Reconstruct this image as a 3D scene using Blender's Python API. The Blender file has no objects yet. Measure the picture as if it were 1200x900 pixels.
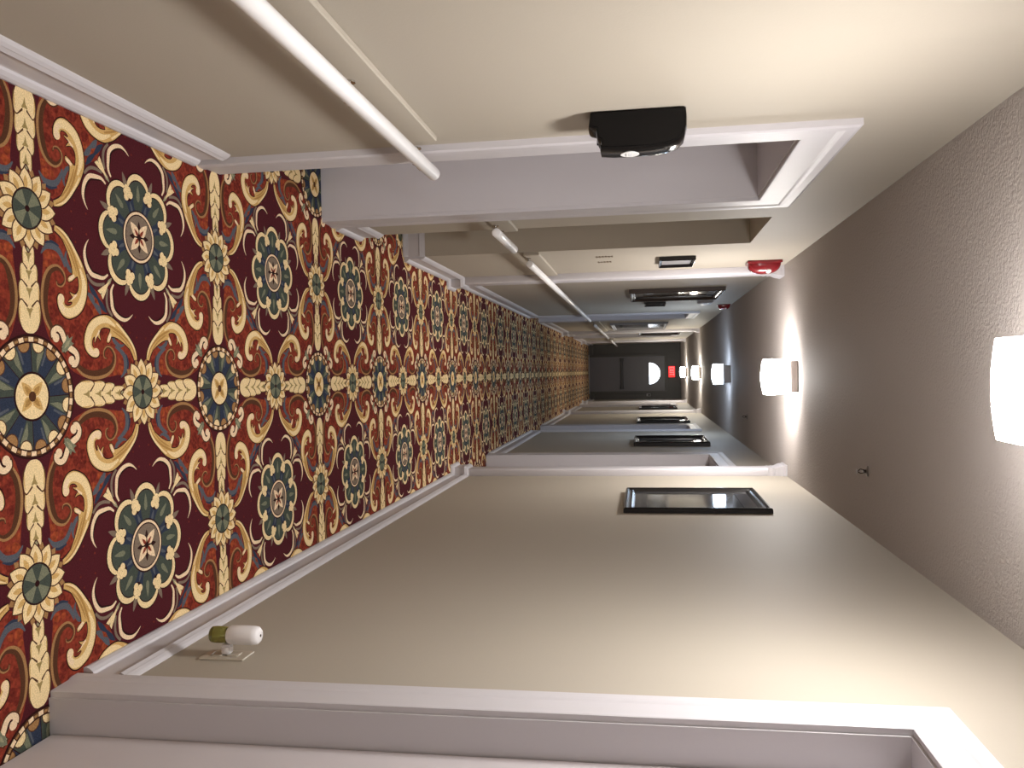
import bpy, bmesh, math, random
from mathutils import Vector, Matrix
random.seed(7)
SC = bpy.context.scene
COL = SC.collection
PI = math.pi

# ------------------------------------------------------------------ materials
def nmat(name, col, rough=.6, metal=0., bump=None, var=None, emit=None, trans=None, spec=.5, coat=0.):
    m = bpy.data.materials.new(name); m.use_nodes = True
    nt = m.node_tree; b = nt.nodes['Principled BSDF']
    b.inputs['Base Color'].default_value = (*col, 1); b.inputs['Roughness'].default_value = rough
    b.inputs['Metallic'].default_value = metal; b.inputs['Specular IOR Level'].default_value = spec
    b.inputs['Coat Weight'].default_value = coat
    if trans: b.inputs['Transmission Weight'].default_value = trans
    if emit:
        b.inputs['Emission Color'].default_value = (*emit[0], 1); b.inputs['Emission Strength'].default_value = emit[1]
    tc = None
    if bump or var:
        tc = nt.nodes.new('ShaderNodeTexCoord')
    if var:      # (scale, low, high, detail)
        n = nt.nodes.new('ShaderNodeTexNoise'); n.inputs['Scale'].default_value = var[0]; n.inputs['Detail'].default_value = var[3]
        nt.links.new(tc.outputs['Object'], n.inputs['Vector'])
        r = nt.nodes.new('ShaderNodeMapRange'); r.inputs['From Min'].default_value = .3; r.inputs['From Max'].default_value = .7
        r.inputs['To Min'].default_value = var[1]; r.inputs['To Max'].default_value = var[2]
        nt.links.new(n.outputs['Fac'], r.inputs['Value'])
        v = nt.nodes.new('ShaderNodeVectorMath'); v.operation = 'SCALE'; v.inputs[0].default_value = col
        nt.links.new(r.outputs['Result'], v.inputs['Scale']); nt.links.new(v.outputs['Vector'], b.inputs['Base Color'])
    if bump:     # (scale, strength, distance, detail)
        n = nt.nodes.new('ShaderNodeTexNoise'); n.inputs['Scale'].default_value = bump[0]; n.inputs['Detail'].default_value = bump[3]
        nt.links.new(tc.outputs['Object'], n.inputs['Vector'])
        k = nt.nodes.new('ShaderNodeBump'); k.inputs['Strength'].default_value = bump[1]; k.inputs['Distance'].default_value = bump[2]
        nt.links.new(n.outputs['Fac'], k.inputs['Height']); nt.links.new(k.outputs['Normal'], b.inputs['Normal'])
    return m

WALL = nmat('cream_wall_paint', (.42, .378, .318), .6, bump=(160, .12, .002, 3), spec=.2)
TRIM = nmat('white_trim_paint', (.56, .54, .57), .48, bump=(25, .05, .002, 2), spec=.5)
DOORP = nmat('white_door_paint', (.58, .54, .56), .4, bump=(30, .05, .002, 2))
RAILW = nmat('white_rail_paint', (.88, .87, .88), .22)
BLACK = nmat('black_plastic', (.004, .0035, .004), .14, spec=.2)
BLACKM = nmat('black_moulding', (.010, .008, .009), .25, spec=.35)
BROWNF = nmat('dark_brown_moulding', (.03, .02, .016), .25)
NICKEL = nmat('brushed_nickel', (.30, .28, .27), .35, metal=.9)
PANM = nmat('satin_grey_metal', (.15, .13, .12), .4, metal=.6)
CHROME = nmat('polished_steel', (.6, .58, .55), .15, metal=1)
REDP = nmat('red_plastic', (.22, .010, .016), .25, coat=.4)
CLEARP = nmat('clear_lens', (.85, .8, .8), .08, spec=.8)
WHITEP = nmat('white_plastic', (.78, .76, .77), .3)
PLATE = nmat('ivory_plate', (.46, .41, .34), .3)
OIL = nmat('green_oil_glass', (.30, .29, .07), .06, trans=.55, spec=.7)
GREYPAN = nmat('grey_sign_panel', (.32, .31, .32), .3)
LETTER = nmat('brown_lettering', (.16, .11, .065), .5)
DARKEND = nmat('charcoal_end_paint', (.042, .037, .034), .4)
DARKDOOR = nmat('slate_door_paint', (.10, .095, .11), .35)
DARKBAR = nmat('dark_bar_metal', (.02, .018, .022), .4)
LOGO = nmat('white_badge', (.8, .8, .8), .3)
DAYPANE = nmat('daylit_pane', (.8, .85, .9), .3, emit=((.85, .92, 1), 6))
EXITF = nmat('exit_face_red', (.5, .01, .01), .4, emit=((1, .02, .02), 1.1))
EXITL = nmat('exit_letters', (.9, .2, .2), .4, emit=((1, .10, .10), 2.4))

def art(name, c1, c2, c3, sc, off):
    m = bpy.data.materials.new(name); m.use_nodes = True; nt = m.node_tree; b = nt.nodes['Principled BSDF']
    b.inputs['Roughness'].default_value = .07; b.inputs['Specular IOR Level'].default_value = .75
    tc = nt.nodes.new('ShaderNodeTexCoord'); mp = nt.nodes.new('ShaderNodeMapping')
    mp.inputs['Location'].default_value = off; mp.inputs['Scale'].default_value = (1, .8, 2.2)
    n = nt.nodes.new('ShaderNodeTexNoise'); n.inputs['Scale'].default_value = sc; n.inputs['Detail'].default_value = 5
    r = nt.nodes.new('ShaderNodeValToRGB'); e = r.color_ramp.elements
    e[0].position = .35; e[0].color = (*c1, 1); e[1].position = .68; e[1].color = (*c3, 1)
    q = e.new(.5); q.color = (*c2, 1)
    nt.links.new(tc.outputs['Object'], mp.inputs['Vector']); nt.links.new(mp.outputs['Vector'], n.inputs['Vector'])
    nt.links.new(n.outputs['Fac'], r.inputs['Fac']); nt.links.new(r.outputs['Color'], b.inputs['Base Color'])
    return m
ARTG = art('grey_landscape_print', (.03, .03, .032), (.075, .075, .072), (.14, .14, .13), 4, (0, 3, 1))
ARTD = art('dark_landscape_print', (.015, .015, .018), (.03, .03, .032), (.06, .06, .06), 3, (2, 1, 0))
ARTB = art('brown_landscape_print', (.03, .022, .015), (.07, .055, .04), (.12, .10, .08), 4, (5, 2, 3))
ARTP = art('pale_print', (.16, .17, .18), (.22, .23, .24), (.28, .29, .30), 3, (1, 7, 2))

# popcorn ceiling: sprayed texture
def ceiling_mat():
    m = bpy.data.materials.new('sprayed_texture_ceiling'); m.use_nodes = True; nt = m.node_tree; b = nt.nodes['Principled BSDF']
    b.inputs['Base Color'].default_value = (.41, .372, .352, 1); b.inputs['Roughness'].default_value = .8; b.inputs['Specular IOR Level'].default_value = .05; b.inputs['Diffuse Roughness'].default_value = 1
    tc = nt.nodes.new('ShaderNodeTexCoord')
    n = nt.nodes.new('ShaderNodeTexNoise'); n.inputs['Scale'].default_value = 85; n.inputs['Detail'].default_value = 3
    n2 = nt.nodes.new('ShaderNodeTexNoise'); n2.inputs['Scale'].default_value = 160; n2.inputs['Detail'].default_value = 2
    ad = nt.nodes.new('ShaderNodeMath'); ad.operation = 'MULTIPLY_ADD'; ad.inputs[1].default_value = .35
    k = nt.nodes.new('ShaderNodeBump'); k.inputs['Strength'].default_value = 1; k.inputs['Distance'].default_value = .0035
    nt.links.new(tc.outputs['Object'], n.inputs['Vector']); nt.links.new(tc.outputs['Object'], n2.inputs['Vector'])
    nt.links.new(n2.outputs['Fac'], ad.inputs[0]); nt.links.new(n.outputs['Fac'], ad.inputs[2])
    nt.links.new(ad.outputs['Value'], k.inputs['Height']); nt.links.new(k.outputs['Normal'], b.inputs['Normal'])
    return m
CEIL = ceiling_mat()

# ------------------------------------------------------------------ helpers
def link(name, bm, mats, parent=None, smooth=False, angle=None):
    me = bpy.data.meshes.new(name); bm.normal_update(); bm.to_mesh(me); bm.free()
    for m in (mats if isinstance(mats, (list, tuple)) else [mats]): me.materials.append(m)
    if smooth:
        for p in me.polygons: p.use_smooth = True
        if angle is not None:
            try: me.set_sharp_from_angle(angle=math.radians(angle))
            except Exception: pass
    o = bpy.data.objects.new(name, me); COL.objects.link(o)
    if parent: o.parent = parent
    return o
def tag(o, label, cat, group=None, kind=None):
    o['label'] = label; o['category'] = cat
    if group: o['group'] = group
    if kind: o['kind'] = kind
    return o
def empty(name, loc):
    o = bpy.data.objects.new(name, None); o.empty_display_size = .05; COL.objects.link(o); o.location = loc; return o
def plink(name, bm, mats, root, **k):
    """mesh given in world coordinates, parented to root"""
    bmesh.ops.translate(bm, vec=-Vector(root.location), verts=bm.verts)
    return link(name, bm, mats, root, **k)
def box(bm, x0, x1, y0, y1, z0, z1, bev=0, seg=2):
    xs = sorted((x0, x1)); ys = sorted((y0, y1)); zs = sorted((z0, z1))
    r = bmesh.ops.create_cube(bm, size=1)
    for v in r['verts']:
        v.co = Vector(((xs[0] + xs[1]) / 2 + v.co.x * (xs[1] - xs[0]), (ys[0] + ys[1]) / 2 + v.co.y * (ys[1] - ys[0]), (zs[0] + zs[1]) / 2 + v.co.z * (zs[1] - zs[0])))
    if bev:
        es = list({e for v in r['verts'] for e in v.link_edges})
        bmesh.ops.bevel(bm, geom=es, offset=bev, segments=seg, affect='EDGES', profile=.5)
    return bm
def B(*a, **k): return box(bmesh.new(), *a, **k)
def prism(bm, pts, fn, t0, t1):
    """closed 2-D outline pts swept between t0 and t1; fn(a, b, t) -> point"""
    v0 = [bm.verts.new(fn(a, b, t0)) for a, b in pts]; v1 = [bm.verts.new(fn(a, b, t1)) for a, b in pts]
    n = len(pts)
    for i in range(n): bm.faces.new((v0[i], v0[(i + 1) % n], v1[(i + 1) % n], v1[i]))
    bm.faces.new(v0); bm.faces.new(v1)
    bmesh.ops.recalc_face_normals(bm, faces=bm.faces)
    return bm
def tube(bm, p0, p1, r, n=24, r2=None, cap=True):
    p0 = Vector(p0); p1 = Vector(p1); d = p1 - p0
    M = Matrix.Translation((p0 + p1) / 2) @ d.to_track_quat('Z', 'Y').to_matrix().to_4x4()
    bmesh.ops.create_cone(bm, cap_ends=cap, segments=n, radius1=r, radius2=r if r2 is None else r2, depth=d.length, matrix=M)
    return bm
def lathe(bm, prof, M, n=32):
    """prof = [(r, h)] around local z, placed by matrix M"""
    rings = []
    for r, h in prof:
        rings.append([bm.verts.new(M @ Vector((r * math.cos(2 * PI * i / n), r * math.sin(2 * PI * i / n), h))) for i in range(n)])
    for a, b in zip(rings, rings[1:]):
        for i in range(n): bm.faces.new((a[i], a[(i + 1) % n], b[(i + 1) % n], b[i]))
    for q in (rings[0], rings[-1]): bm.faces.new(q)
    bmesh.ops.remove_doubles(bm, verts=bm.verts, dist=1e-6)
    bmesh.ops.recalc_face_normals(bm, faces=bm.faces)
    return bm

# ------------------------------------------------------------------ main dimensions (metres)
XL, XR, H = -.74, .785, 2.49
Y0, YE = -2.6, 23.2
CXC = .06

# ------------------------------------------------------------------ carpet: woven pattern, one flat mosaic mesh
P = .9144; CX0, CY0 = .0347, 1.8382
cols = dict(maroon=(.060, .0095, .014), rust=(.185, .030, .017), rustd=(.125, .018, .012), orange=(.24, .048, .018), brown=(.07, .028, .014),
            tan=(.28, .155, .065), gold=(.50, .32, .12), goldd=(.33, .19, .06), cream=(.68, .54, .31), pink=(.68, .53, .36), blue=(.024, .033, .060),
            bluel=(.075, .085, .105), olive=(.048, .060, .050), olivel=(.15, .16, .11), grey=(.17, .13, .10), greyg=(.26, .25, .16), dark=(.022, .006, .006), shade=(.27, .20, .08))
CK = list(cols); CM = [nmat('carpet_' + k, tuple(min(.9, v * f) for v, f in zip(cols[k], (1.14, 1.10, 1.06))), .95, bump=(420, .5, .004, 2), var=((95, .55, 1.4, 4) if k in ('rust', 'orange', 'rustd') else (330, .76, 1.24, 2)), spec=.1) for k in CK]

def catmull(p, n=6, closed=False):
    q = []; m = len(p)
    for i in range(m if closed else m - 1):
        if closed: a, b, c, d = p[i - 1], p[i], p[(i + 1) % m], p[(i + 2) % m]
        else: a, b, c, d = p[max(i - 1, 0)], p[i], p[i + 1], p[min(i + 2, m - 1)]
        for k in range(n):
            t = k / n
            q.append(tuple(.5 * ((2 * b[j]) + (c[j] - a[j]) * t + (2 * a[j] - 5 * b[j] + 4 * c[j] - d[j]) * t * t + (3 * b[j] - a[j] - 3 * c[j] + d[j]) * t ** 3) for j in range(len(b))))
    if not closed: q.append(tuple(p[-1]))
    return q
def stroke(pts, n=5):
    """pts = [(s, t, halfwidth)] -> list of quads"""
    q = catmull(pts, n); L = []; R = []
    for i, (s, t, w) in enumerate(q):
        a = q[max(i - 1, 0)]; b = q[min(i + 1, len(q) - 1)]
        dx, dy = b[0] - a[0], b[1] - a[1]; l = math.hypot(dx, dy) or 1
        w = max(w, .0004); nx, ny = -dy / l * w, dx / l * w
        L.append((s + nx, t + ny)); R.append((s - nx, t - ny))
    return [[L[i], L[i + 1], R[i + 1], R[i]] for i in range(len(q) - 1)]
def circ(cx, cy, r, n=24, ry=None, a0=0): return [(cx + r * math.cos(a0 + 2 * PI * i / n), cy + (ry or r) * math.sin(a0 + 2 * PI * i / n)) for i in range(n)]
def polar(r, a, cx=0, cy=0): return (cx + r * math.cos(a), cy + r * math.sin(a))
def petal(cx, cy, a, r0, r1, w, n=7, pw=.6):
    pts = []
    for k in range(n + 1):
        u = k / n; ww = w * math.sin(PI * min(1, u ** pw * .92 + .08)) ** .8 if u < 1 else 0
        pts.append((r0 + (r1 - r0) * u, ww))
    o = [(r, w_) for r, w_ in pts] + [(r, -w_) for r, w_ in reversed(pts[:-1])]
    c, s = math.cos(a), math.sin(a)
    return [(cx + r * c - q * s, cy + r * s + q * c) for r, q in o]

GID = [0]
OCT = []; ONE = []          # octant shapes (mirrored eight ways round a disc medallion) and shapes drawn once per repeat
def o_(l, c, poly): GID[0] += 1; OCT.append((l, c, poly, GID[0]))
def os_(l, c, pts, n=5):
    GID[0] += 1
    for q in stroke(pts, n): OCT.append((l, c, q, GID[0]))
def s_(l, c, poly): GID[0] += 1; ONE.append((l, c, poly, (GID[0], 0)))
# rust ground between the leaf bands
half = [(.085, .085), (.09, .13), (.065, .17), (.05, .21), (.045, .27), (.050, .33), (.056, .375), (.052, .41), (.068, .44), (.10, .455), (.155, .425), (.20, .36), (.232, .335), (.262, .315), (.298, .298)]
o_(1, 'rust', half)
# mottled darker and brighter leaves in the rust ground
for (s, t, r, c) in [(.10, .24, .022, 'rustd'), (.085, .29, .018, 'rustd'), (.17, .19, .016, 'rustd'), (.15, .17, .012, 'rustd'), (.12, .20, .014, 'rustd'), (.24, .245, .014, 'rustd'), (.205, .19, .013, 'rustd'),
                     (.19, .30, .013, 'rustd'), (.085, .22, .012, 'rustd'), (.17, .225, .008, 'orange'), (.265, .285, .014, 'orange'), (.245, .27, .010, 'orange'), (.075, .385, .015, 'orange'), (.095, .43, .016, 'rustd'), (.065, .36, .010, 'orange'), (.10, .385, .012, 'orange')]:
    a0 = random.random() * 6
    o_(2, c, catmull([polar(r * (.65 + .6 * random.random()), a0 + 2 * PI * k / 7, s, t) for k in range(7)], 3, True))
# blue grey touches
os_(3, 'bluel', [(.235, .298, .002), (.255, .285, .010), (.270, .262, .003)])
os_(3, 'blue', [(.245, .325, .002), (.262, .305, .009), (.287, .283, .004)])
os_(3, 'bluel', [(.048, .388, .002), (.066, .408, .007), (.090, .414, .010), (.113, .408, .009), (.130, .39, .007), (.143, .362, .003)])
os_(3, 'blue', [(.06, .418, .002), (.09, .426, .004), (.12, .418, .002)])
# brown volute with a dark inner line
vol = [(.088, .168), (.071, .188), (.054, .218), (.047, .266), (.056, .319), (.079, .352), (.112, .362), (.137, .346), (.142, .322), (.128, .306), (.110, .307), (.106, .318)]
ws = [.003, .006, .008, .009, .009, .008, .006, .005, .004, .004, .003, .002]
os_(4, 'brown', [(s + (.011 if i < 5 else (.004 if i < 7 else 0)), t + (0 if i < 3 else -.006 if i < 8 else .003), w * 1.25) for i, ((s, t), w) in enumerate(zip(vol, ws))])
os_(5, 'tan', [(s, t, w * .55) for (s, t), w in zip(vol, ws)])
# pale ring leaf at the foot of the scroll
os_(5, 'bluel', [(.150, .408, .002), (.146, .385, .006), (.162, .357, .007), (.180, .352, .004), (.178, .345, .002)])
# acanthus scroll
outer = [(.104, .474), (.127, .470), (.147, .459), (.172, .437), (.195, .409), (.214, .385), (.227, .360), (.236, .335), (.236, .305), (.228, .272), (.212, .245), (.190, .228), (.157, .217), (.132, .223), (.115, .241), (.108, .264), (.112, .279), (.121, .285), (.131, .280), (.134, .268)]
inner = [(.138, .256), (.146, .252), (.160, .254), (.170, .262), (.166, .266), (.152, .264), (.163, .272), (.176, .277), (.168, .283), (.160, .293), (.168, .290), (.184, .288), (.197, .300), (.200, .320), (.196, .340), (.186, .337), (.170, .326), (.157, .322), (.154, .330), (.161, .338), (.173, .344), (.171, .368), (.163, .390), (.151, .414), (.135, .438), (.120, .450), (.102, .459)]
os_(7, 'dark', [(s, t, .0042) for s, t in outer[:18]], 3)
os_(7, 'dark', [(s, t, .0030) for s, t in inner], 2)
o_(9, 'cream', circ(.123, .271, .0135, 14)); o_(10, 'pink', circ(.122, .272, .010, 12))
o_(8, 'gold', catmull(outer, 3) + catmull(inner, 3))
os_(9, 'cream', [(.206, .365, .003), (.221, .33, .008), (.222, .30, .011), (.211, .270, .012), (.190, .246, .013), (.160, .234, .013), (.135, .238, .012), (.121, .255, .010), (.120, .272, .008)])
os_(9, 'pink', [(.135, .238, .006), (.120, .256, .008), (.119, .272, .006)])
os_(9, 'pink', [(.158, .328, .003), (.170, .335, .006), (.182, .342, .004)])
os_(9, 'pink', [(.165, .269, .001), (.178, .280, .003), (.190, .288, .003)])
os_(9, 'goldd', [(.112, .467, .003), (.148, .447, .004), (.178, .405, .004), (.196, .365, .004), (.206, .335, .002)])
os_(9, 'cream', [(.110, .471, .001), (.15, .452, .004), (.19, .408, .004), (.215, .37, .003)])
os_(9, 'goldd', [(.135, .441, .002), (.163, .41, .003), (.182, .375, .003), (.192, .35, .001)])
# corner curls beside the disc medallion
os_(6, 'brown', [(.128, .118, .006), (.142, .136, .012), (.163, .130, .012), (.182, .120, .012), (.188, .103, .011), (.176, .086, .012), (.158, .090, .012)])
os_(7, 'pink', [(.132, .124, .004), (.146, .135, .008), (.164, .129, .0095), (.181, .118, .009), (.186, .102, .008), (.176, .088, .009), (.163, .090, .010)])
o_(8, 'pink', circ(.161, .098, .0135, 14)); os_(9, 'dark', [(.147, .121, .001), (.160, .117, .003), (.172, .110, .003), (.174, .100, .001)])
o_(9, 'olivel', [(.120, .120), (.142, .124), (.152, .136), (.172, .146), (.160, .152), (.168, .168)])
o_(10, 'greyg', [(.130, .130), (.150, .140), (.158, .158)])
# leaf chain (half of each leaf; the mirror makes the other)
ch = [(.168, .252, .039), (.227, .304, .037), (.280, .350, .031), (.328, .397, .021)]
for i, (a, b, w) in enumerate(ch):
    l = 12 - i * 2; L = b - a
    o_(l - 1, 'brown', catmull([(w * .5, a + .02), (w * 1.0, a + L * .30), (w * 1.13, a + L * .64), (w * 1.05, b - .002), (w * .78, b + .0075), (w * .44, b - L * .01), (w * .16, b - L * .12)], 3))
    o_(l, 'cream', [(0, a)] + catmull([(w * .30, a + .001), (w * .66, a + L * .13), (w * .93, a + L * .40), (w * 1.02, a + L * .68), (w * .94, b - .004), (w * .74, b + .003), (w * .46, b - L * .08), (w * .20, b - L * .20), (0, b - L * .29)], 3))
    o_(l + 1, 'shade', [(0, b - L * .30 - .022), (.0045, b - L * .30 - .004), (.012, b - L * .22), (.006, b - L * .19), (0, b - L * .22)])
    o_(l + 1, 'gold', [(w * .92, a + L * .35), (w * 1.0, a + L * .52), (w * .99, a + L * .78), (w * .86, b - .006), (w * .90, a + L * .7)])
o_(14, 'greyg', [(0, .385), (.006, .392), (.004, .404), (0, .408)])
# disc medallion
s_(20, 'dark', circ(0, 0, .167, 40)); s_(24, 'blue', circ(0, 0, .147, 40))
for k in range(16):
    a = 2 * PI * (k + .5) / 16; w = PI / 16
    if k % 2:
        s_(25, 'olive', [polar(.06, a - w * .8), polar(.145, a - w * 1.02), polar(.145, a + w * 1.02), polar(.06, a + w * .8)])
        s_(26, 'olivel', [polar(.07, a - w * .5), polar(.13, a - w * .9), polar(.132, a - w * .1), polar(.10, a + w * .05)])
        s_(26, 'dark', [polar(.065, a + w * .8), polar(.145, a + w * 1.0), polar(.145, a + w * 1.1), polar(.065, a + w * .95)])
    else: s_(26, 'bluel', [polar(.09, a + w * .55), polar(.14, a + w * .62), polar(.14, a + w * .92), polar(.09, a + w * .9)])
    s_(27, 'brown', circ(*polar(.1405, a), .0235, 14)); s_(28, 'cream' if k % 2 else 'tan', circ(*polar(.1405, a), .0205, 14))
for k in range(40):
    a, b = 2 * PI * k / 40, 2 * PI * (k + 1) / 40
    s_(30, 'dark', [polar(.1425, a), polar(.1635, a), polar(.1635, b), polar(.1425, b)])
    s_(31, 'brown', [polar(.1455, a), polar(.1610, a), polar(.1610, b), polar(.1455, b)])
for k in range(26):
    a = 2 * PI * k / 26
    s_(32, 'pink', [polar(.1465, a - .062), polar(.159, a - .058), polar(.159, a + .058), polar(.1465, a + .062)])
    s_(32, 'tan', [polar(.149, a + .078), polar(.156, a + .078), polar(.156, a + .162), polar(.149, a + .162)])
s_(29, 'dark', circ(0, 0, .0665, 30)); s_(30, 'cream', circ(0, 0, .0605, 30))
for k in range(4):
    a = PI / 4 + k * PI / 2
    s_(31, 'gold', petal(0, 0, a, .008, .055, .014)); s_(32, 'goldd', petal(0, 0, a, .012, .040, .008))
s_(33, 'brown', circ(0, 0, .014, 12))
# flower medallion at (.5,.5)
C5 = .5
def lobed(R0, dr, n=8, m=96, a0=0):
    o = []
    for i in range(m):
        a = 2 * PI * i / m; u = abs(math.cos(n / 2 * (a - a0)))
        o.append(polar(R0 + dr * (u ** .55), a, C5, C5))
    return o
s_(20, 'dark', lobed(.158, .051)); s_(21, 'cream', lobed(.154, .050)); s_(22, 'dark', lobed(.137, .048)); s_(23, 'olive', lobed(.133, .048)); s_(24, 'blue', circ(C5, C5, .132, 40))
for k in range(8):
    a = k * PI / 4; n = a + PI / 8
    s_(25, 'olive', petal(C5, C5, a, .07, .165, .026, pw=1.1)); s_(26, 'olivel', petal(C5, C5, a, .115, .17, .009))
    for d, r in ((-.008, .155), (.008, .155)):
        pass
    s_(27, 'dark', circ(*polar(.143, n, C5, C5), .025, 14))
    for da, rr, sz in ((-.085, .136, .0125), (.085, .136, .0125), (-.055, .152, .012), (.055, .152, .012), (0, .163, .010)):
        s_(28, 'cream', circ(*polar(rr, n + da, C5, C5), sz, 12))
    s_(19, 'grey', petal(C5, C5, n, .170, .212, .009)); s_(25, 'bluel', petal(C5, C5, n, .085, .118, .006))
s_(29, 'dark', circ(C5, C5, .087, 36)); s_(30, 'pink', circ(C5, C5, .082, 36)); s_(31, 'dark', circ(C5, C5, .074, 36)); s_(32, 'grey', circ(C5, C5, .070, 36))
for k in range(4):
    s_(34, 'pink', petal(C5, C5, PI / 4 + k * PI / 2, .010, .064, .016)); s_(35, 'rust', petal(C5, C5, PI / 4 + k * PI / 2, .008, .036, .006))
    s_(33, 'dark', petal(C5, C5, k * PI / 2, .004, .052, .011))
s_(36, 'dark', circ(C5, C5, .010, 10))
# horns and leaf between scroll and flower medallion
os_(15, 'pink', [(.335, .362, .003), (.315, .350, .005), (.288, .350, .0065), (.257, .356, .0072), (.236, .381, .0068), (.228, .413, .0055), (.235, .438, .003), (.248, .456, .0008)])
os_(14, 'dark', [(.335, .363, .003), (.315, .352, .006), (.288, .353, .009), (.259, .360, .0095), (.240, .383, .009), (.231, .413, .007), (.238, .438, .004)])
os_(13, 'grey', [(.318, .332, .004), (.285, .326, .005), (.258, .332, .005), (.236, .352, .004)])
s_(16, 'greyg', []) if False else None
o_(16, 'greyg', [(.356, .356), (.336, .346), (.326, .332), (.310, .300), (.298, .298)])
o_(17, 'cream', [(.345, .345), (.332, .326), (.322, .306), (.308, .284), (.300, .296), (.306, .306)])
# sunflowers
def sun(cx, cy):
    s_(14, 'dark', circ(cx, cy, .088, 26))
    for k in range(12): s_(15, 'tan', petal(cx, cy, PI / 12 + k * PI / 6 + .05, .045, .110, .016, pw=.9))
    for k in range(12):
        a = k * PI / 6 + .05 + PI / 12 * 0
        s_(16, 'brown', petal(cx, cy, a, .034, .111, .0275, pw=.9)); s_(16, 'cream', petal(cx, cy, a, .034, .107, .0235, pw=.9)); s_(16, 'gold', petal(cx, cy, a, .055, .088, .008, pw=.9))
    s_(19, 'dark', circ(cx, cy, .0565, 26)); s_(20, 'olive', circ(cx, cy, .052, 26))
    for k in range(4): s_(21, 'olivel', [(cx, cy), polar(.050, k * PI / 2 + .35, cx, cy), polar(.051, k * PI / 2 + .75, cx, cy), polar(.050, k * PI / 2 + 1.15, cx, cy)])
    s_(22, 'dark', circ(cx, cy, .009, 10))
sun(.5, 0); sun(0, .5)
# small stitches in the maroon ground
for (s, t) in [(.36, .18), (.40, .21), (.44, .19), (.42, .15), (.47, .24), (.475, .175), (.385, .205), (.455, .14)]:
    o_(2, 'rustd', circ(s, t, .004, 5))

def build_floor():
    bm_v, bm_f, mi = [], [], []
    base = [(-1.3, Y0 - .3), (1.2, Y0 - .3), (1.2, YE + .2), (-1.3, YE + .2)]
    bm_v += [(x, y, 0) for x, y in base]; bm_f.append((0, 1, 2, 3)); mi.append(CK.index('maroon'))
    bm_v += [(x, y, -.08) for x, y in base]; bm_f.append((7, 6, 5, 4)); mi.append(0)
    for a, b in ((0, 1), (1, 2), (2, 3), (3, 0)): bm_f.append((b, a, a + 4, b + 4)); mi.append(0)
    shapes = []
    for l, c, poly, g in OCT:
        for sw in (0, 1):
            for sx in (1, -1):
                for sy in (1, -1):
                    q = [((b if sw else a) * sx, (a if sw else b) * sy) for a, b in poly]
                    shapes.append((l, c, q, (g, sw)))
    shapes += ONE
    pre = []
    for l, c, q, g in shapes:
        q2 = [q[0]]
        for v in q[1:]:
            if abs(v[0] - q2[-1][0]) + abs(v[1] - q2[-1][1]) > 1e-5: q2.append(v)
        if len(q2) < 3: continue
        A = sum(q2[i][0] * q2[(i + 1) % len(q2)][1] - q2[(i + 1) % len(q2)][0] * q2[i][1] for i in range(len(q2)))
        if A < 0: q2.reverse()
        pre.append((l, g, CK.index(c), q2))
    keys = {k: i for i, k in enumerate(sorted({(l, g) for l, g, c, q in pre}))}
    pre = [(2.5e-6 * (keys[(l, g)] + 1), c, q) for l, g, c, q in pre]
    for j in range(-5, 25):
        for i in (-1, 0, 1):
            for z, c, q in pre:
                xs = [CX0 + (i + a) * P for a, b in q]; ys = [CY0 + (j + b) * P for a, b in q]
                if max(xs) < -1.05 or min(xs) > .9 or min(ys) < Y0 or max(ys) > YE: continue
                n = len(bm_v)
                bm_v.extend((x, y, z) for x, y in zip(xs, ys)); bm_f.append(tuple(range(n, n + len(q)))); mi.append(c)
    me = bpy.data.meshes.new('floor'); me.from_pydata(bm_v, [], bm_f)
    for m in CM: me.materials.append(m)
    me.polygons.foreach_set('material_index', mi); me.update()
    o = bpy.data.objects.new('floor', me); COL.objects.link(o)
    tag(o, 'maroon and rust patterned carpet with blue medallions, gold scrolls and sunflowers', 'carpet', kind='structure')
build_floor()

# ------------------------------------------------------------------ shell
def wall(name, x_in, sgn, opens, label):
    """opens = [(y0, y1, top, depth)]; the wall body is 0.45 thick outwards, recesses cut into it"""
    bm = bmesh.new(); D = .45; y = Y0
    for (a, b, top, dep) in opens:
        box(bm, x_in, x_in + sgn * D, y, a, -.05, H + .05)
        box(bm, x_in, x_in + sgn * D, a, b, top, H + .05)
        box(bm, x_in + sgn * dep, x_in + sgn * D, a, b, -.05, top)
        y = b
    box(bm, x_in, x_in + sgn * D, y, YE + .1, -.05, H + .05)
    return tag(link(name, bm, WALL), label, 'wall', kind='structure')
# recesses: (y0, y1, top, depth)
LO = [(2.79, 3.76, 1.985, .27), (4.27, 5.12, 2.11, .27), (11.05, 12.0, 2.08, .12), (17.2, 18.15, 2.08, .12)]
RO = [(.93, 1.88, 2.03, .12), (6.80, 7.76, 2.06, .13), (11.05, 12.0, 2.08, .12), (18.6, 19.5, 2.08, .12)]
wall('wall_left', XL, -1, LO, 'cream painted wall along the handrail side of the corridor')
wall('wall_right', XR, 1, RO, 'cream painted wall along the side with three black framed prints')
tag(link('ceiling', B(XL - .5, XR + .5, Y0 - .1, YE + .1, H, H + .1), CEIL), 'grey-white sprayed texture ceiling over the whole corridor', 'ceiling', kind='structure')
tag(link('wall_back', B(XL - .5, XR + .5, Y0 - .12, Y0, -.05, H + .05), WALL), 'cream wall closing the corridor behind the viewer', 'wall', kind='structure')
tag(link('wall_end', B(XL - .5, XR + .5, YE, YE + .12, -.05, H + .05), DARKEND), 'dark charcoal end wall around the exit door', 'wall', kind='structure')

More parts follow.
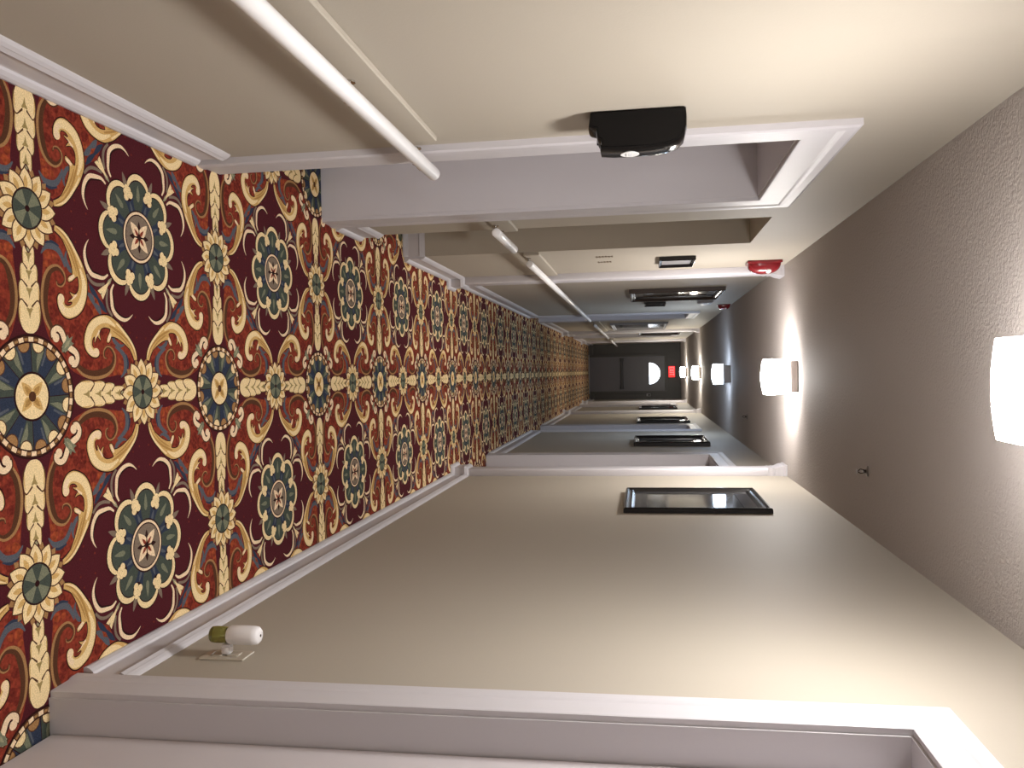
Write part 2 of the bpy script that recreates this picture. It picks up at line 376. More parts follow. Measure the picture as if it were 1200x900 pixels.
# baseboards
BP = [(0, 0), (.030, 0), (.031, .008), (.027, .018), (.019, .027), (.013, .030), (.012, .034), (.012, .098), (.019, .102), (.020, .107), (.015, .118), (.0145, .121), (.009, .130), (.003, .136), (0, .136)]
def base_y(bm, xw, sgn, y0, y1): prism(bm, BP, lambda a, b, t: (xw + sgn * a, t, b), y0, y1)
def base_x(bm, yw, x0, x1, d=-1): prism(bm, BP, lambda a, b, t: (t, yw + d * a, b), x0, x1)
def baseboard(name, label, fn):
    bm = bmesh.new(); fn(bm); tag(link(name, bm, TRIM), label, 'baseboard', kind='structure')
baseboard('baseboard_left', 'white moulded baseboard nearest the viewer below the long near handrail', lambda bm: base_y(bm, XL, 1, Y0, 2.61))
baseboard('baseboard_left', 'short white baseboard between the near cased doorway and the open alcove', lambda bm: base_y(bm, XL, 1, 3.93, 4.27))
baseboard('baseboard_left', 'white baseboard across the far side of the alcove', lambda bm: base_x(bm, 5.12, XL - .27, XL + .0))
baseboard('baseboard_left', 'white baseboard under the framed room sign before the first left pilaster', lambda bm: base_y(bm, XL, 1, 5.12, 6.27))
baseboard('baseboard_left', 'white baseboard beyond the first left pilaster below the brown framed picture', lambda bm: base_y(bm, XL, 1, 6.5, 10.92))
baseboard('baseboard_left', 'distant white baseboard on the handrail side', lambda bm: (base_y(bm, XL, 1, 12.13, 15.4), base_y(bm, XL, 1, 15.6, 17.07), base_y(bm, XL, 1, 18.28, 20.3), base_y(bm, XL, 1, 20.5, YE)))
baseboard('baseboard_right', 'white moulded baseboard below the plug-in freshener and nearest black framed print', lambda bm: base_y(bm, XR, -1, 2.0, 6.27))
baseboard('baseboard_right', 'white baseboard beyond the right recessed door below the second print', lambda bm: base_y(bm, XR, -1, 7.89, 10.92))
baseboard('baseboard_right', 'distant white baseboard on the side of the third print', lambda bm: (base_y(bm, XR, -1, 12.13, 15.4), base_y(bm, XR, -1, 15.6, 18.47), base_y(bm, XR, -1, 19.63, 20.3), base_y(bm, XR, -1, 20.5, YE)))

# doors: casing + jamb + leaf in each recess
dn = [0]
def door(xw, sgn, y0, y1, top, dep, label, cw=.13, leaf=True, knob_y=None):
    """sgn: +1 for the left wall (casing stands out to +x), -1 for the right"""
    dn[0] += 1
    root = empty('door_%d' % dn[0], (xw - sgn * (dep - .02), (y0 + y1) / 2, 0)); tag(root, label, 'door', kind='structure')
    t = .020; r = .006
    # moulded casing: two mitred steps, head mitred with the legs
    bm = bmesh.new()
    prof = [(0, 0), (t * .72, 0), (t * .80, .004), (t * .88, cw * .30), (t * .95, cw * .60), (t * 1.10, cw * .66), (t * 1.20, cw * .74), (t * 1.22, cw * .93), (t * 1.0, cw), (0, cw)]
    ring = []
    for (o, w) in prof:
        x = xw + sgn * o
        ring.append([(x, y0 + r - w, 0), (x, y0 + r - w, top - r + w), (x, y1 - r + w, top - r + w), (x, y1 - r + w, 0)])
    V = [[bm.verts.new(p) for p in q] for q in ring]; n = len(V)
    for i in range(n):
        a, b = V[i], V[(i + 1) % n]
        for k in range(3): bm.faces.new((a[k], a[k + 1], b[k + 1], b[k]))
    bm.faces.new([v[0] for v in V]); bm.faces.new([v[3] for v in V])
    bmesh.ops.recalc_face_normals(bm, faces=bm.faces)
    plink('casing', bm, TRIM, root)
    # jamb lining
    bm = bmesh.new(); j = .012
    x0, x1 = xw, xw - sgn * dep
    box(bm, x0, x1, y0, y0 + j, 0, top); box(bm, x0, x1, y1 - j, y1, 0, top); box(bm, x0, x1, y0 + j, y1 - j, top - j, top)
    plink('jamb', bm, TRIM, root)
    if leaf:
        bm = bmesh.new(); xf = xw - sgn * (dep - .032)
        box(bm, xf, xw - sgn * (dep - .002), y0 + j + .003, y1 - j - .003, .008, top - j - .003, bev=.002, seg=1)
        lf = plink('door_leaf', bm, DOORP, root)
        ky = knob_y if knob_y else y0 + .09
        bm = bmesh.new()
        M = Matrix.Translation((xf, ky, .96)) @ Matrix.Rotation(sgn * PI / 2, 4, 'Y')
        lathe(bm, [(.0, 0), (.032, 0), (.032, .006), (.012, .010), (.011, .030), (.026, .038), (.029, .052), (.020, .064), (.0, .066)], M, 20)
        plink('door_knob', bm, CHROME, root, smooth=True, angle=40)
    return root
door(XL, 1, *LO[0], 'deep white cased doorway just past the end of the near handrail', cw=.155)
door(XL, 1, *LO[2], 'white recessed door on the handrail side beyond the brown framed picture')
door(XL, 1, *LO[3], 'white recessed door on the handrail side near the dark end wall')
door(XR, -1, *RO[0], 'large white door with broad casing nearest the viewer beside the freshener', cw=.11)
door(XR, -1, *RO[1], 'white recessed door right behind the first right pilaster')
door(XR, -1, *RO[2], 'white recessed door between the second and third black framed prints')
door(XR, -1, *RO[3], 'white recessed door on the print side near the dark end wall')

# pilasters at the ceiling bands
tn = [0]
def pilaster(xw, sgn, y0, y1, pr, label):
    tn[0] += 1
    root = empty('trim_%d' % tn[0], (xw, (y0 + y1) / 2, 0)); tag(root, label, 'pilaster', kind='structure')
    bm = bmesh.new(); box(bm, xw - sgn * .01, xw + sgn * pr, y0, y1, 0, H, bev=.014, seg=3)
    plink('shaft', bm, TRIM, root, smooth=True, angle=50)
    # base wraps three sides
    bm = bmesh.new(); V = []
    for (o, z) in BP:
        o = o * 1.1
        V.append([bm.verts.new(p) for p in ((xw, y0 - o, z), (xw + sgn * (pr + o), y0 - o, z), (xw + sgn * (pr + o), y1 + o, z), (xw, y1 + o, z))])
    n = len(V)
    for i in range(n):
        a, b = V[i], V[(i + 1) % n]
        for k in range(3): bm.faces.new((a[k], a[k + 1], b[k + 1], b[k]))
    bmesh.ops.recalc_face_normals(bm, faces=bm.faces)
    plink('base', bm, TRIM, root)
    bm = bmesh.new(); V = []
    CP = [(0, 2.36), (.006, 2.362), (.006, 2.378), (.002, 2.38), (.002, 2.392), (.008, 2.396), (.008, 2.405), (.003, 2.41), (.010, 2.425), (.026, 2.445), (.034, 2.460), (.034, 2.474), (.044, 2.478), (.044, H), (0, H)]
    for (o, z) in CP:
        o *= .55
        V.append([bm.verts.new(p) for p in ((xw, y0 - o, z), (xw + sgn * (pr + o), y0 - o, z), (xw + sgn * (pr + o), y1 + o, z), (xw, y1 + o, z))])
    n = len(V)
    for i in range(n):
        a, b = V[i], V[(i + 1) % n]
        for k in range(3): bm.faces.new((a[k], a[k + 1], b[k + 1], b[k]))
    bmesh.ops.recalc_face_normals(bm, faces=bm.faces)
    plink('capital', bm, TRIM, root)
for i, (a, b) in enumerate(((6.30, 6.47), (15.42, 15.58), (20.32, 20.48))):
    w = ('first', 'second', 'farthest')[i]
    pilaster(XL, 1, a, b, .055, f'white pilaster with moulded capital, {w} on the handrail side')
    pilaster(XR, -1, a, b, .055, f'white pilaster with moulded capital, {w} on the side of the prints')

# ------------------------------------------------------------------ ceiling lights
def glassmat(c, s, n, sd=.34):
    out = []
    for part, f in (('base', 1.7), ('side', sd), ('rim', sd)):
        m = bpy.data.materials.new(n + '_' + part); m.use_nodes = True; nt = m.node_tree; b = nt.nodes['Principled BSDF']
        b.inputs['Base Color'].default_value = (.85, .85, .85, 1); b.inputs['Roughness'].default_value = .3
        b.inputs['Emission Color'].default_value = (*c, 1); b.inputs['Emission Strength'].default_value = s * f
        out.append(m)
    return out
def ceiling_light(yc, gm, label, ph=.058, gh=.198):
    root = empty('ceiling_light', (CXC, yc, H)); tag(root, label, 'light', 'square glass lights down the middle of the ceiling')
    bm = bmesh.new(); box(bm, CXC - .104, CXC + .104, yc - .109, yc + .109, H - ph, H, bev=.008)
    plink('mounting_pan', bm, PANM, root)
    # square glass with a bowed bottom
    bm = bmesh.new(); n = 10; g = .119; zt, zb = H - ph + .004, H - gh
    def P_(i, j, z): return (CXC + (i / n * 2 - 1) * g * z[1], yc + (j / n * 2 - 1) * g * z[1], z[0])
    grid = []
    for i in range(n + 1):
        row = []
        for j in range(n + 1):
            u, v = i / n * 2 - 1, j / n * 2 - 1
            row.append(bm.verts.new((CXC + u * g, yc + v * g, zb - .022 * (1 - u * u) * (1 - .5 * v * v) - .006 * (1 - v * v))))
        grid.append(row)
    for i in range(n):
        for j in range(n): bm.faces.new((grid[i][j], grid[i][j + 1], grid[i + 1][j + 1], grid[i + 1][j]))
    rim = [grid[i][0] for i in range(n)] + [grid[n][j] for j in range(n)] + [grid[i][n] for i in range(n, 0, -1)] + [grid[0][j] for j in range(n, 0, -1)]
    up = [bm.verts.new((CXC + (v.co.x - CXC) * .97, yc + (v.co.y - yc) * .97, zt)) for v in rim]
    for k in range(len(rim)): bm.faces.new((rim[k], rim[(k + 1) % len(rim)], up[(k + 1) % len(up)], up[k]))
    for f in list(bm.faces)[n * n:]: f.material_index = 1
    bm.faces.new(up).material_index = 2
    bmesh.ops.recalc_face_normals(bm, faces=bm.faces)
    plink('glass_shade', bm, gm, root, smooth=True, angle=35)
LS = 65
NEAR = glassmat((1, .97, .94), LS * 1.38, 'lit_bright_glass'); WARM = glassmat((1, .96, .92), LS * 1.15, 'lit_white_glass', .7); COOL = glassmat((.62, .78, 1), LS * .55, 'lit_cool_glass', .6); YEL = glassmat((1, .95, .84), LS * .75, 'lit_warm_glass', 1.3)
for yc, gm, lab in ((2.01, NEAR, 'square glass ceiling light nearest the viewer, glowing at the picture edge'), (5.89, WARM, 'square glass ceiling light before the first pilasters'),
                    (10.2, COOL, 'bluish square glass ceiling light, third down the corridor'), (15.2, YEL, 'square glass ceiling light, fourth down the corridor'), (19.95, YEL, 'square glass ceiling light nearest the exit sign'), (-1.9, NEAR, 'square glass ceiling light behind the viewer, unseen, added to brighten the near walls and floor')):  # last one is unseen, added to brighten the near walls and floor
    ceiling_light(yc, gm, lab, .095 if gm is COOL else .058, .14 if gm is YEL else .185 if gm is COOL else .198)

# sprinkler heads
def sprinkler(x, y, label):
    root = empty('sprinkler_head', (x, y, H)); tag(root, label, 'sprinkler', 'sprinkler heads in the ceiling')
    M = Matrix.Translation((x, y, H)) @ Matrix.Rotation(PI, 4, 'X')
    plink('escutcheon', lathe(bmesh.new(), [(0, 0), (.026, 0), (.024, .005), (.012, .010), (0, .010)], M, 24), NICKEL, root, smooth=True, angle=40)
    bm = bmesh.new(); tube(bm, (x, y, H - .010), (x, y, H - .022), .008, 12)
    for s in (-1, 1): tube(bm, (x + s * .007, y, H - .02), (x + s * .010, y, H - .034), .0022, 8); tube(bm, (x + s * .010, y, H - .034), (x, y, H - .048), .0022, 8)
    plink('frame', bm, BROWNF, root)
    bm = bmesh.new(); tube(bm, (x, y, H - .048), (x, y, H - .050), .014, 16)
    plink('deflector', bm, NICKEL, root)
sprinkler(.485, 4.07, 'small metal sprinkler head on the ceiling nearer the viewer')
sprinkler(.48, 8.6, 'small metal sprinkler head beyond the first pilasters')

# ------------------------------------------------------------------ handrails
def handrail(y0, y1, brs, label, by0=None, by1=None):
    xr, zr, r = -.662, .800, .0215
    root = empty('handrail', (XL, (y0 + y1) / 2, zr)); tag(root, label, 'handrail', 'handrails along the left wall')
    M = Matrix.Translation((xr, y0, zr)) @ Matrix.Rotation(-PI / 2, 4, 'X'); L = y1 - y0
    plink('rail', lathe(bmesh.new(), [(0, 0), (r * .8, 0), (r, .004), (r, L - .004), (r * .8, L), (0, L)], M, 32), RAILW, root, smooth=True, angle=50)
    by0 = y0 if by0 is None else by0; by1 = y1 if by1 is None else by1
    plink('backing_board', box(bmesh.new(), XL, XL + .018, by0, by1, .755, .853, bev=.003, seg=1), WALL, root)
    for yb in brs:
        bm = bmesh.new(); tube(bm, (XL + .018, yb, .772), (XL + .022, yb, .772), .016, 16)
        tube(bm, (XL + .02, yb, .772), (xr - .01, yb, .762), .0055, 10); tube(bm, (xr - .012, yb, .761), (xr, yb, .781), .0055, 10)
        box(bm, xr - .009, xr + .009, yb - .02, yb + .02, .7765, .7815)
        plink('bracket', bm, CHROME, root, smooth=True, angle=40)
handrail(.45, 2.71, (.9, 1.98, 2.60), 'long white round handrail nearest the viewer on a cream board', .45, 2.545)
handrail(3.90, 4.46, (4.05, 4.26 - .05), 'short stub of white handrail between cased doorway and alcove', 3.95, 4.25)
handrail(5.08, 10.95, (5.25, 6.9, 8.5, 10.2), 'long white handrail passing the first left pilaster below the brown framed picture', 5.14, 6.28)
handrail(12.2, 17.0, (12.4, 14.0, 15.9), 'distant white handrail below the pale framed picture', 12.2, 15.4)
handrail(18.35, 22.6, (18.6, 20.0, 22.0), 'farthest white handrail ending by the dark end wall', 18.35, 20.3)

# ------------------------------------------------------------------ soap dispenser
def dispenser():
    y0, y1 = 2.405, 2.520
    root = empty('hand_sanitizer_dispenser', (XL, (y0 + y1) / 2, 1.34)); tag(root, 'glossy black hand sanitizer dispenser on the left wall beside the cased doorway', 'dispenser')
    bm = bmesh.new(); box(bm, XL, XL + .022, y0 + .008, y1 - .008, 1.335, 1.590, bev=.004)
    plink('back_plate', bm, BLACK, root)
    prof = [(.004, 1.333), (.048, 1.328), (.052, 1.333), (.056, 1.349), (.085, 1.352), (.092, 1.356), (.094, 1.362), (.110, 1.364), (.112, 1.360), (.121, 1.362), (.125, 1.40), (.126, 1.46), (.125, 1.51), (.121, 1.548), (.110, 1.580), (.092, 1.598), (.062, 1.606), (.030, 1.607), (.004, 1.605)]
    bm = bmesh.new(); n = 14; rings = []
    for k in range(n + 1):
        u = k / n * 2 - 1; f = 1 - .07 * abs(u) ** 3.0; fz = 1 - .03 * abs(u) ** 5
        y = (y0 + y1) / 2 + u * (y1 - y0) / 2
        rings.append([bm.verts.new((XL + .004 + (a - .004) * f * .91, y, 1.465 + (b - 1.465) * fz)) for a, b in prof])
    m = len(prof)
    for a, b in zip(rings, rings[1:]):
        for i in range(m): bm.faces.new((a[i], a[(i + 1) % m], b[(i + 1) % m], b[i]))
    bm.faces.new(rings[0]); bm.faces.new(rings[-1]); bmesh.ops.recalc_face_normals(bm, faces=bm.faces)
    es = [e for e in bm.edges if len(e.link_faces) == 2 and e.calc_face_angle(0) > 1.0 and (abs(e.verts[0].co.y - e.verts[1].co.y) < 1e-5)]
    bmesh.ops.bevel(bm, geom=es, offset=.004, segments=2, affect='EDGES')
    cov = plink('cover', bm, BLACK, root, smooth=True, angle=35)
    bm = bmesh.new(); tube(bm, (XL + .072, 2.4725, 1.350), (XL + .072, 2.4725, 1.362), .008, 16)
    plink('nozzle', bm, BLACKM, root, smooth=True, angle=40)
    bm = bmesh.new(); xb = XL + .1157
    for rr, zz, c in ((1, 0, 0),):
        V = [(xb, 2.458 + .028 * math.cos(2 * PI * i / 28), 1.445 + .027 * math.sin(2 * PI * i / 28)) for i in range(28)]
        a = [bm.verts.new(v) for v in V]; b = [bm.verts.new((v[0] - .003, v[1], v[2])) for v in V]
        bm.faces.new(a); bm.faces.new(b)
        for i in range(28): bm.faces.new((a[i], a[(i + 1) % 28], b[(i + 1) % 28], b[i]))
    bmesh.ops.recalc_face_normals(bm, faces=bm.faces)
    bd = plink('badge', bm, LOGO, root); bd['label'] = 'white oval badge on the front'
    bm = bmesh.new()
    for k in range(5): tube(bm, (xb + .0004, 2.439 + k * .0085, 1.442), (xb + .0004, 2.444 + k * .0085, 1.449), .0011, 6)
    box(bm, xb, xb + .0008, 2.442, 2.474, 1.432, 1.435)
    bmesh.ops.translate(bm, vec=-Vector(bd.location) - Vector(root.location), verts=bm.verts); link('badge_mark', bm, GREYPAN, bd)
dispenser()

# ------------------------------------------------------------------ outlet and plug-in freshener
def outlet():
    root = empty('outlet_plate', (XR, 2.205, .295)); tag(root, 'ivory wall outlet plate low on the right wall behind the air freshener', 'outlet')
    bm = bmesh.new(); box(bm, XR, XR - .006, 2.168, 2.242, .230, .362, bev=.0025)
    plink('plate', bm, PLATE, root)
    bm = bmesh.new()
    for z in (.272, .320): box(bm, XR - .005, XR - .0085, 2.188, 2.222, z - .016, z + .016, bev=.004)
    plink('socket', bm, PLATE, root)
    y = 2.205
    root = empty('air_freshener', (XR - .008, y, .30)); tag(root, 'white plug-in air freshener with greenish oil bottle near the floor', 'air freshener')
    bm = bmesh.new(); box(bm, XR - .0085, XR - .038, y - .013, y + .013, .285, .311, bev=.005); tube(bm, (XR - .018, y - .0, .298), (XR - .030, y, .298), .016, 20)
    plink('plug', bm, WHITEP, root, smooth=True, angle=40)
    cx = XR - .062
    M = Matrix.Translation((cx, y, 0))
    ob = plink('housing', lathe(bmesh.new(), [(0, .305), (.023, .305), (.026, .312), (.027, .340), (.0268, .378), (.0245, .391), (.018, .3975), (.006, .3990), (0, .3985)], M, 32), WHITEP, root, smooth=True, angle=45)
    plink('vent_hole', lathe(bmesh.new(), [(0, .3985), (.004, .3987), (.004, .3996), (0, .3998)], M, 16), BROWNF, root)
    b = plink('oil_bottle', lathe(bmesh.new(), [(0, .252), (.019, .252), (.0225, .256), (.0235, .270), (.0225, .296), (.018, .304), (0, .305)], M, 28), OIL, root, smooth=True, angle=50)
    b['label'] = 'greenish glass oil bottle'
outlet()

# ------------------------------------------------------------------ framed pictures
def picture(xw, sgn, y0, y1, z0, z1, frame, artm, label, fw=.055, th=.032, name='framed_picture', cat='picture', mat=True, group='framed pictures on the corridor walls'):
    root = empty(name, (xw, (y0 + y1) / 2, z0)); tag(root, label, cat, group)
    bm = bmesh.new()
    prof = [(0, 0), (th * .75, 0), (th, fw * .12), (th, fw * .25), (th * .7, fw * .42), (th * .62, fw * .62), (th * .75, fw * .72), (th * .5, fw * .9), (th * .35, fw), (0, fw)]
    V = []
    for (o, w) in prof:
        x = xw + sgn * (o + .002)
        V.append([bm.verts.new(p) for p in ((x, y0 + w, z0 + w), (x, y1 - w, z0 + w), (x, y1 - w, z1 - w), (x, y0 + w, z1 - w))])
    n = len(V)
    for i in range(n):
        a, b = V[i], V[(i + 1) % n]
        for k in range(4): bm.faces.new((a[k], a[(k + 1) % 4], b[(k + 1) % 4], b[k]))
    bmesh.ops.recalc_face_normals(bm, faces=bm.faces)
    plink('frame', bm, frame, root)
    plink('print', box(bmesh.new(), xw + sgn * .004, xw + sgn * (.010), y0 + fw * .9, y1 - fw * .9, z0 + fw * .9, z1 - fw * .9), artm, root)
    if mat:
        bm = bmesh.new(); m = .075; x0, x1 = xw + sgn * .0102, xw + sgn * .0125
        a, b, c, d = y0 + fw, y1 - fw, z0 + fw, z1 - fw
        box(bm, x0, x1, a, b, c, c + m); box(bm, x0, x1, a, b, d - m, d); box(bm, x0, x1, a, a + m, c + m, d - m); box(bm, x0, x1, b - m, b, c + m, d - m)
        plink('mount', bm, MOUNT, root)
    return root
MOUNT = nmat('dark_grey_mount', (.05, .05, .055), .12, spec=.7)
picture(XR, -1, 4.65, 5.46, 1.352, 2.150, BLACKM, ARTG, 'nearest black framed grey print on the right wall', th=.030, fw=.06)
picture(XR, -1, 8.75, 9.65, 1.365, 2.14, BLACKM, ARTD, 'second black framed print, just past the first recessed right door', th=.045)
picture(XR, -1, 12.4, 13.5, 1.365, 2.14, BLACKM, ARTD, 'third black framed print, past the door with bluish jamb', th=.045)
picture(XR, -1, 17.0, 18.0, 1.38, 2.14, BLACKM, ARTD, 'farthest black framed print on the right wall near the end', th=.035)
picture(XL, 1, 7.72, 8.66, 1.36, 2.22, BROWNF, ARTB, 'dark brown framed picture above the handrail past the first left pilaster', th=.04)
picture(XL, 1, 13.1, 14.9, .98, 1.87, GREYPAN, ARTP, 'pale framed picture with a bluish reflection on the handrail side', th=.03, mat=False)
picture(XL, 1, 16.0, 17.0, 1.40, 2.20, BROWNF, ARTD, 'distant dark framed picture on the handrail side', th=.04)
picture(XL, 1, 5.57, 5.95, 1.590, 1.825, BLACKM, GREYPAN, 'small black framed sign with grey panel before the first left pilaster', fw=.022, th=.028, name='framed_sign', cat='sign', mat=False, group=None)
picture(XL, 1, 9.2, 9.5, 1.50, 1.73, BLACKM, ARTD, 'small dark plaque on the left wall past the brown framed picture', fw=.02, th=.03, name='wall_plaque', cat='sign', mat=False, group=None)

# brown lettering painted on the left wall (too small to read in the photograph)
root = empty('wall_lettering', (XL, 5.6, 1.18)); tag(root, 'two small groups of faded brown lettering low beside the framed sign', 'sign')
for r, (ya, yb, n) in enumerate(((5.43, 5.50, 6), (5.69, 5.76, 5))):
    bm = bmesh.new()
    for k in range(n):
        z = 1.183 + k * .020
        box(bm, XL, XL + .003, ya + .02 * random.random(), yb - .02 * random.random(), z, z + .010)
    box(bm, XL, XL + .002, (ya + yb) / 2 - .004, (ya + yb) / 2 + .004, 1.184, 1.18 + n * .02 - .008)
    plink('letter_group', bm, LETTER, root)

# ------------------------------------------------------------------ fire alarm strobes
def strobe(y, z0, z1, dep, w, body, label, lensz=.5, name='fire_alarm_strobe', group=None):
    root = empty(name, (XL, y, (z0 + z1) / 2)); tag(root, label, 'alarm', group)
    plink('back_box', box(bmesh.new(), XL, XL + dep * .22, y - w / 2, y + w / 2, z0, z1, bev=.006), body, root)
    bm = bmesh.new(); nu, nv = 20, 10; zc = (z0 + z1) / 2; hz = (z1 - z0) / 2 * .96; hy = w / 2 * .96
    rings = []
    for j in range(nv + 1):
        ph = PI / 2 * j / nv; rr = math.cos(ph) ** .7 if j < nv else 0; xx = XL + dep * .2 + dep * .8 * math.sin(ph)
        rings.append([bm.verts.new((xx, y + hy * rr * math.copysign(abs(math.cos(t)) ** .55, math.cos(t)), zc + hz * rr * math.copysign(abs(math.sin(t)) ** .55, math.sin(t)))) for t in [2 * PI * (i + .5) / nu for i in range(nu)]])
    for a, b in zip(rings, rings[1:]):
        for i in range(nu): bm.faces.new((a[i], a[(i + 1) % nu], b[(i + 1) % nu], b[i]))
    bm.faces.new(rings[0]); bmesh.ops.remove_doubles(bm, verts=bm.verts, dist=1e-6); bmesh.ops.recalc_face_normals(bm, faces=bm.faces)
    plink('dome', bm, body, root, smooth=True, angle=60)
    M = Matrix.Translation((XL + dep * .78, y - hy * .45, zc + hz * .25)) @ Matrix.Scale(1, 4)
    bm = bmesh.new(); bmesh.ops.create_uvsphere(bm, u_segments=16, v_segments=10, radius=1, matrix=Matrix.Translation((XL + dep * .75, y - hy * .35, zc + hz * .22)) @ Matrix.Diagonal((dep * .26, hy * .5, hz * .24, 1)))
    l = plink('lens', bm, CLEARP, root, smooth=True); l['label'] = 'clear flash lens'
strobe(6.02, 2.195, 2.428, .088, .15, REDP, 'red domed fire alarm strobe high on the left wall before the first pilaster', group='fire alarm strobes')
strobe(9.9, 2.33, 2.475, .06, .12, REDP, 'dark red fire alarm strobe near the ceiling past the brown framed picture', group='fire alarm strobes')
strobe(9.3, 2.06, 2.24, .045, .26, GREYPAN, 'grey round alarm horn on the left wall past the brown framed picture', name='alarm_horn')

# ------------------------------------------------------------------ end of corridor
def end_door():
    x0, x1, yb = -.385, .555, YE
    dn[0] += 1
    root = empty('door_%d' % dn[0], (.085, yb, 0)); tag(root, 'dark slate exit door with a half-moon window at the far end', 'door', kind='structure')
    bm = bmesh.new()
    for a, b, c, d in ((x0 - .07, x0, 0, 2.13), (x1, x1 + .07, 0, 2.13), (x0, x1, 2.06, 2.13)): box(bm, a, b, yb - .05, yb, c, d, bev=.004, seg=1)
    plink('casing', bm, DARKEND, root)
    # slab with a half-moon hole
    cx, cz, R = .085, 1.645, .29; n = 20
    arc = [(cx + R * math.cos(PI * k / n), cz + R * math.sin(PI * k / n)) for k in range(n + 1)]
    bm = bmesh.new(); yf, ybk = yb - .042, yb - .002
    def quadify(y):
        f = []
        o = bm.verts.new
        A = [o((x, y, z)) for x, z in arc]
        c0, c1, c2, c3 = o((x0, y, .03)), o((x1, y, .03)), o((x1, y, 2.055)), o((x0, y, 2.055))
        l, r = o((x0, y, cz)), o((x1, y, cz)); t = o((cx, y, 2.055))
        bm.faces.new((c0, c1, r, A[0], A[-1], l))
        bm.faces.new([r, c2, t] + A[n // 2::-1]); bm.faces.new([t, c3, l] + A[:n // 2 - 1:-1])
        return A, [c0, c1, r, c2, t, c3, l]
    Af, Of = quadify(yf); Ab, Ob = quadify(ybk)
    for i in range(n): bm.faces.new((Af[i], Af[i + 1], Ab[i + 1], Ab[i]))
    bm.faces.new((Af[-1], Af[0], Ab[0], Ab[-1]))
    for i in range(7): bm.faces.new((Of[i], Of[(i + 1) % 7], Ob[(i + 1) % 7], Ob[i]))
    bmesh.ops.recalc_face_normals(bm, faces=bm.faces)
    leaf = plink('door_leaf', bm, DARKDOOR, root)
    # raised window surround, pane, panels
    bm = bmesh.new(); v0, v1 = [], []
    for (R2, y) in ((R, yf - .001), (R, yf - .008), (R + .03, yf - .008), (R + .03, yf - .001)):
        v0.append([bm.verts.new((cx + R2 * math.cos(PI * k / n), y, cz + R2 * math.sin(PI * k / n))) for k in range(n + 1)])
    for a, b in zip(v0, v0[1:] + v0[:1]):
        for k in range(n): bm.faces.new((a[k], a[k + 1], b[k + 1], b[k]))
    box(bm, cx - R - .03, cx + R + .03, yf - .008, yf - .001, cz - .03, cz)
    bmesh.ops.recalc_face_normals(bm, faces=bm.faces)
    plink('window_surround', bm, DARKDOOR, root)
    bm = bmesh.new(); V = [bm.verts.new((x, yf + .016, z)) for x, z in arc]; W = [bm.verts.new((x, yf + .022, z)) for x, z in arc]
    bm.faces.new(V); bm.faces.new(W)
    for k in range(n + 1): bm.faces.new((V[k], V[(k + 1) % (n + 1)], W[(k + 1) % (n + 1)], W[k]))
    bmesh.ops.recalc_face_normals(bm, faces=bm.faces)
    plink('window_pane', bm, DAYPANE, root)
    bm = bmesh.new()
    for a, b, c, d in ((-.30, .04, .15, .80), (.13, .47, .15, .80), (-.30, .04, 1.02, 1.52), (.13, .47, 1.02, 1.52)):
        for e in ((a, b, c, c + .02), (a, b, d - .02, d), (a, a + .02, c, d), (b - .02, b, c, d)): box(bm, e[0], e[1], yf - .005, yf - .0005, e[2], e[3])
    plink('panel_moulding', bm, DARKDOOR, root)
    bm = bmesh.new(); box(bm, -.34, .50, yf - .075, yf - .045, .875, .945, bev=.006)
    for a in (-.34, .42): box(bm, a, a + .08, yf - .06, yf - .0005, .86, .96, bev=.004)
    plink('panic_bar', bm, DARKBAR, root)
    plink('threshold', box(bmesh.new(), x0 - .07, x1 + .07, yf - .12, yb, 0, .022), NICKEL, root)
end_door()
tag(link('baseboard_end', (lambda b: (base_x(b, YE, XL, -.457), base_x(b, YE, .627, XR), b)[-1])(bmesh.new()), DARKEND), 'dark baseboard either side of the far exit door', 'baseboard', kind='structure')

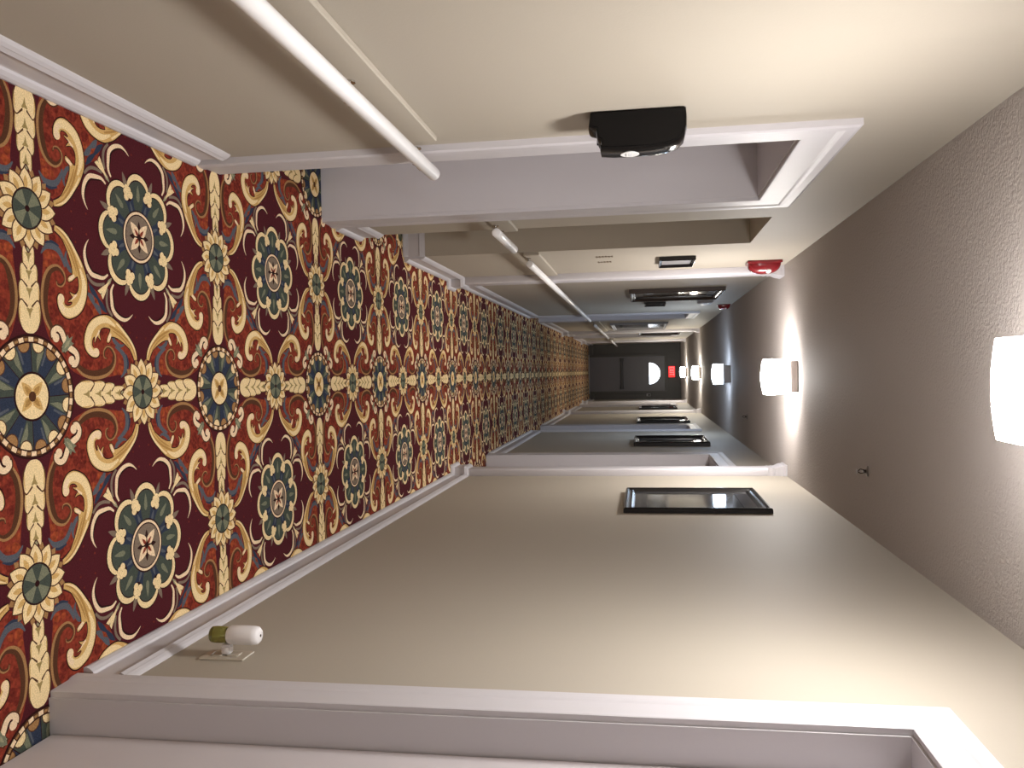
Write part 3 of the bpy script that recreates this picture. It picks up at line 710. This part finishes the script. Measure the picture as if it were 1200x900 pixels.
def exit_sign():
    root = empty('exit_sign', (.05, YE, 2.15)); tag(root, 'glowing red exit sign above the far door', 'exit sign')
    plink('housing', box(bmesh.new(), -.115, .215, YE - .045, YE, 2.150, 2.345, bev=.006), DARKBAR, root)
    plink('face', box(bmesh.new(), -.10, .20, YE - .050, YE - .044, 2.163, 2.332), EXITF, root)
    bm = bmesh.new(); y0, y1 = YE - .054, YE - .0495; z0, z1 = 2.185, 2.310; t = .017
    def bar(a, b):   # slanting bar between two points
        a = Vector((a[0], 0, a[1])); b = Vector((b[0], 0, b[1])); d = (b - a).normalized(); nrm = Vector((-d.z, 0, d.x)) * t / 2
        q = [a + nrm, b + nrm, b - nrm, a - nrm]
        prism(bm, [(v.x, v.z) for v in q], lambda u, v, s: (u, s, v), y0, y1)
    x = -.082
    box(bm, x, x + t, y0, y1, z0, z1)
    for z in (z0, (z0 + z1 - t) / 2, z1 - t): box(bm, x + t, x + .052, y0, y1, z, z + t)
    x = -.018; bar((x, z0), (x + .055, z1)); bar((x, z1), (x + .055, z0))
    x = .058; box(bm, x, x + t, y0, y1, z0, z1)
    x = .092; box(bm, x, x + .062, y0, y1, z1 - t, z1); box(bm, x + .0225, x + .0395, y0, y1, z0, z1 - t)
    l = plink('lettering', bm, EXITL, root); l['label'] = 'EXIT in bright red letters'
exit_sign()
bm = bmesh.new(); box(bm, .635, .705, YE - .025, YE, 1.56, 1.67, bev=.004)
r = empty('keypad', (.67, YE, 1.56)); tag(r, 'small grey keypad on the dark end wall right of the exit door', 'keypad')
plink('body', bm, GREYPAN, r); plink('button_panel', box(bmesh.new(), .645, .695, YE - .028, YE - .0245, 1.60, 1.66), DARKBAR, r)

# ------------------------------------------------------------------ world, camera, view
w = bpy.data.worlds.new('World'); SC.world = w; w.use_nodes = True
w.node_tree.nodes['Background'].inputs[0].default_value = (.6, .7, .8, 1); w.node_tree.nodes['Background'].inputs[1].default_value = .3
cam = bpy.data.cameras.new('camera'); co = bpy.data.objects.new('camera', cam); COL.objects.link(co); SC.camera = co
F, U0, V0, ROLL, CH = 982.955, 753.28, 434.115, -.01938, 1.471
cam.sensor_fit = 'HORIZONTAL'; cam.sensor_width = 36; cam.lens = 36 * F / 1200; cam.clip_start = .05; cam.clip_end = 100
Yc = Vector((U0 - 600, V0 - 450, F)).normalized()
up = Vector((math.cos(ROLL), math.sin(ROLL), 0)); Zc = (up - Yc * up.dot(Yc)).normalized(); Xc = Yc.cross(Zc)
# rows: world axes in camera (right, down, forward); camera-local axes are (right, up, back)
R = Matrix(((Xc.x, -Xc.y, -Xc.z), (Yc.x, -Yc.y, -Yc.z), (Zc.x, -Zc.y, -Zc.z)))
co.matrix_world = Matrix.Translation((0, 0, CH)) @ R.to_4x4()
SC.view_settings.view_transform = 'Standard'; SC.view_settings.look = 'None'; SC.view_settings.gamma = 1; SC.view_settings.use_curve_mapping = False
SC.view_settings.exposure = .2
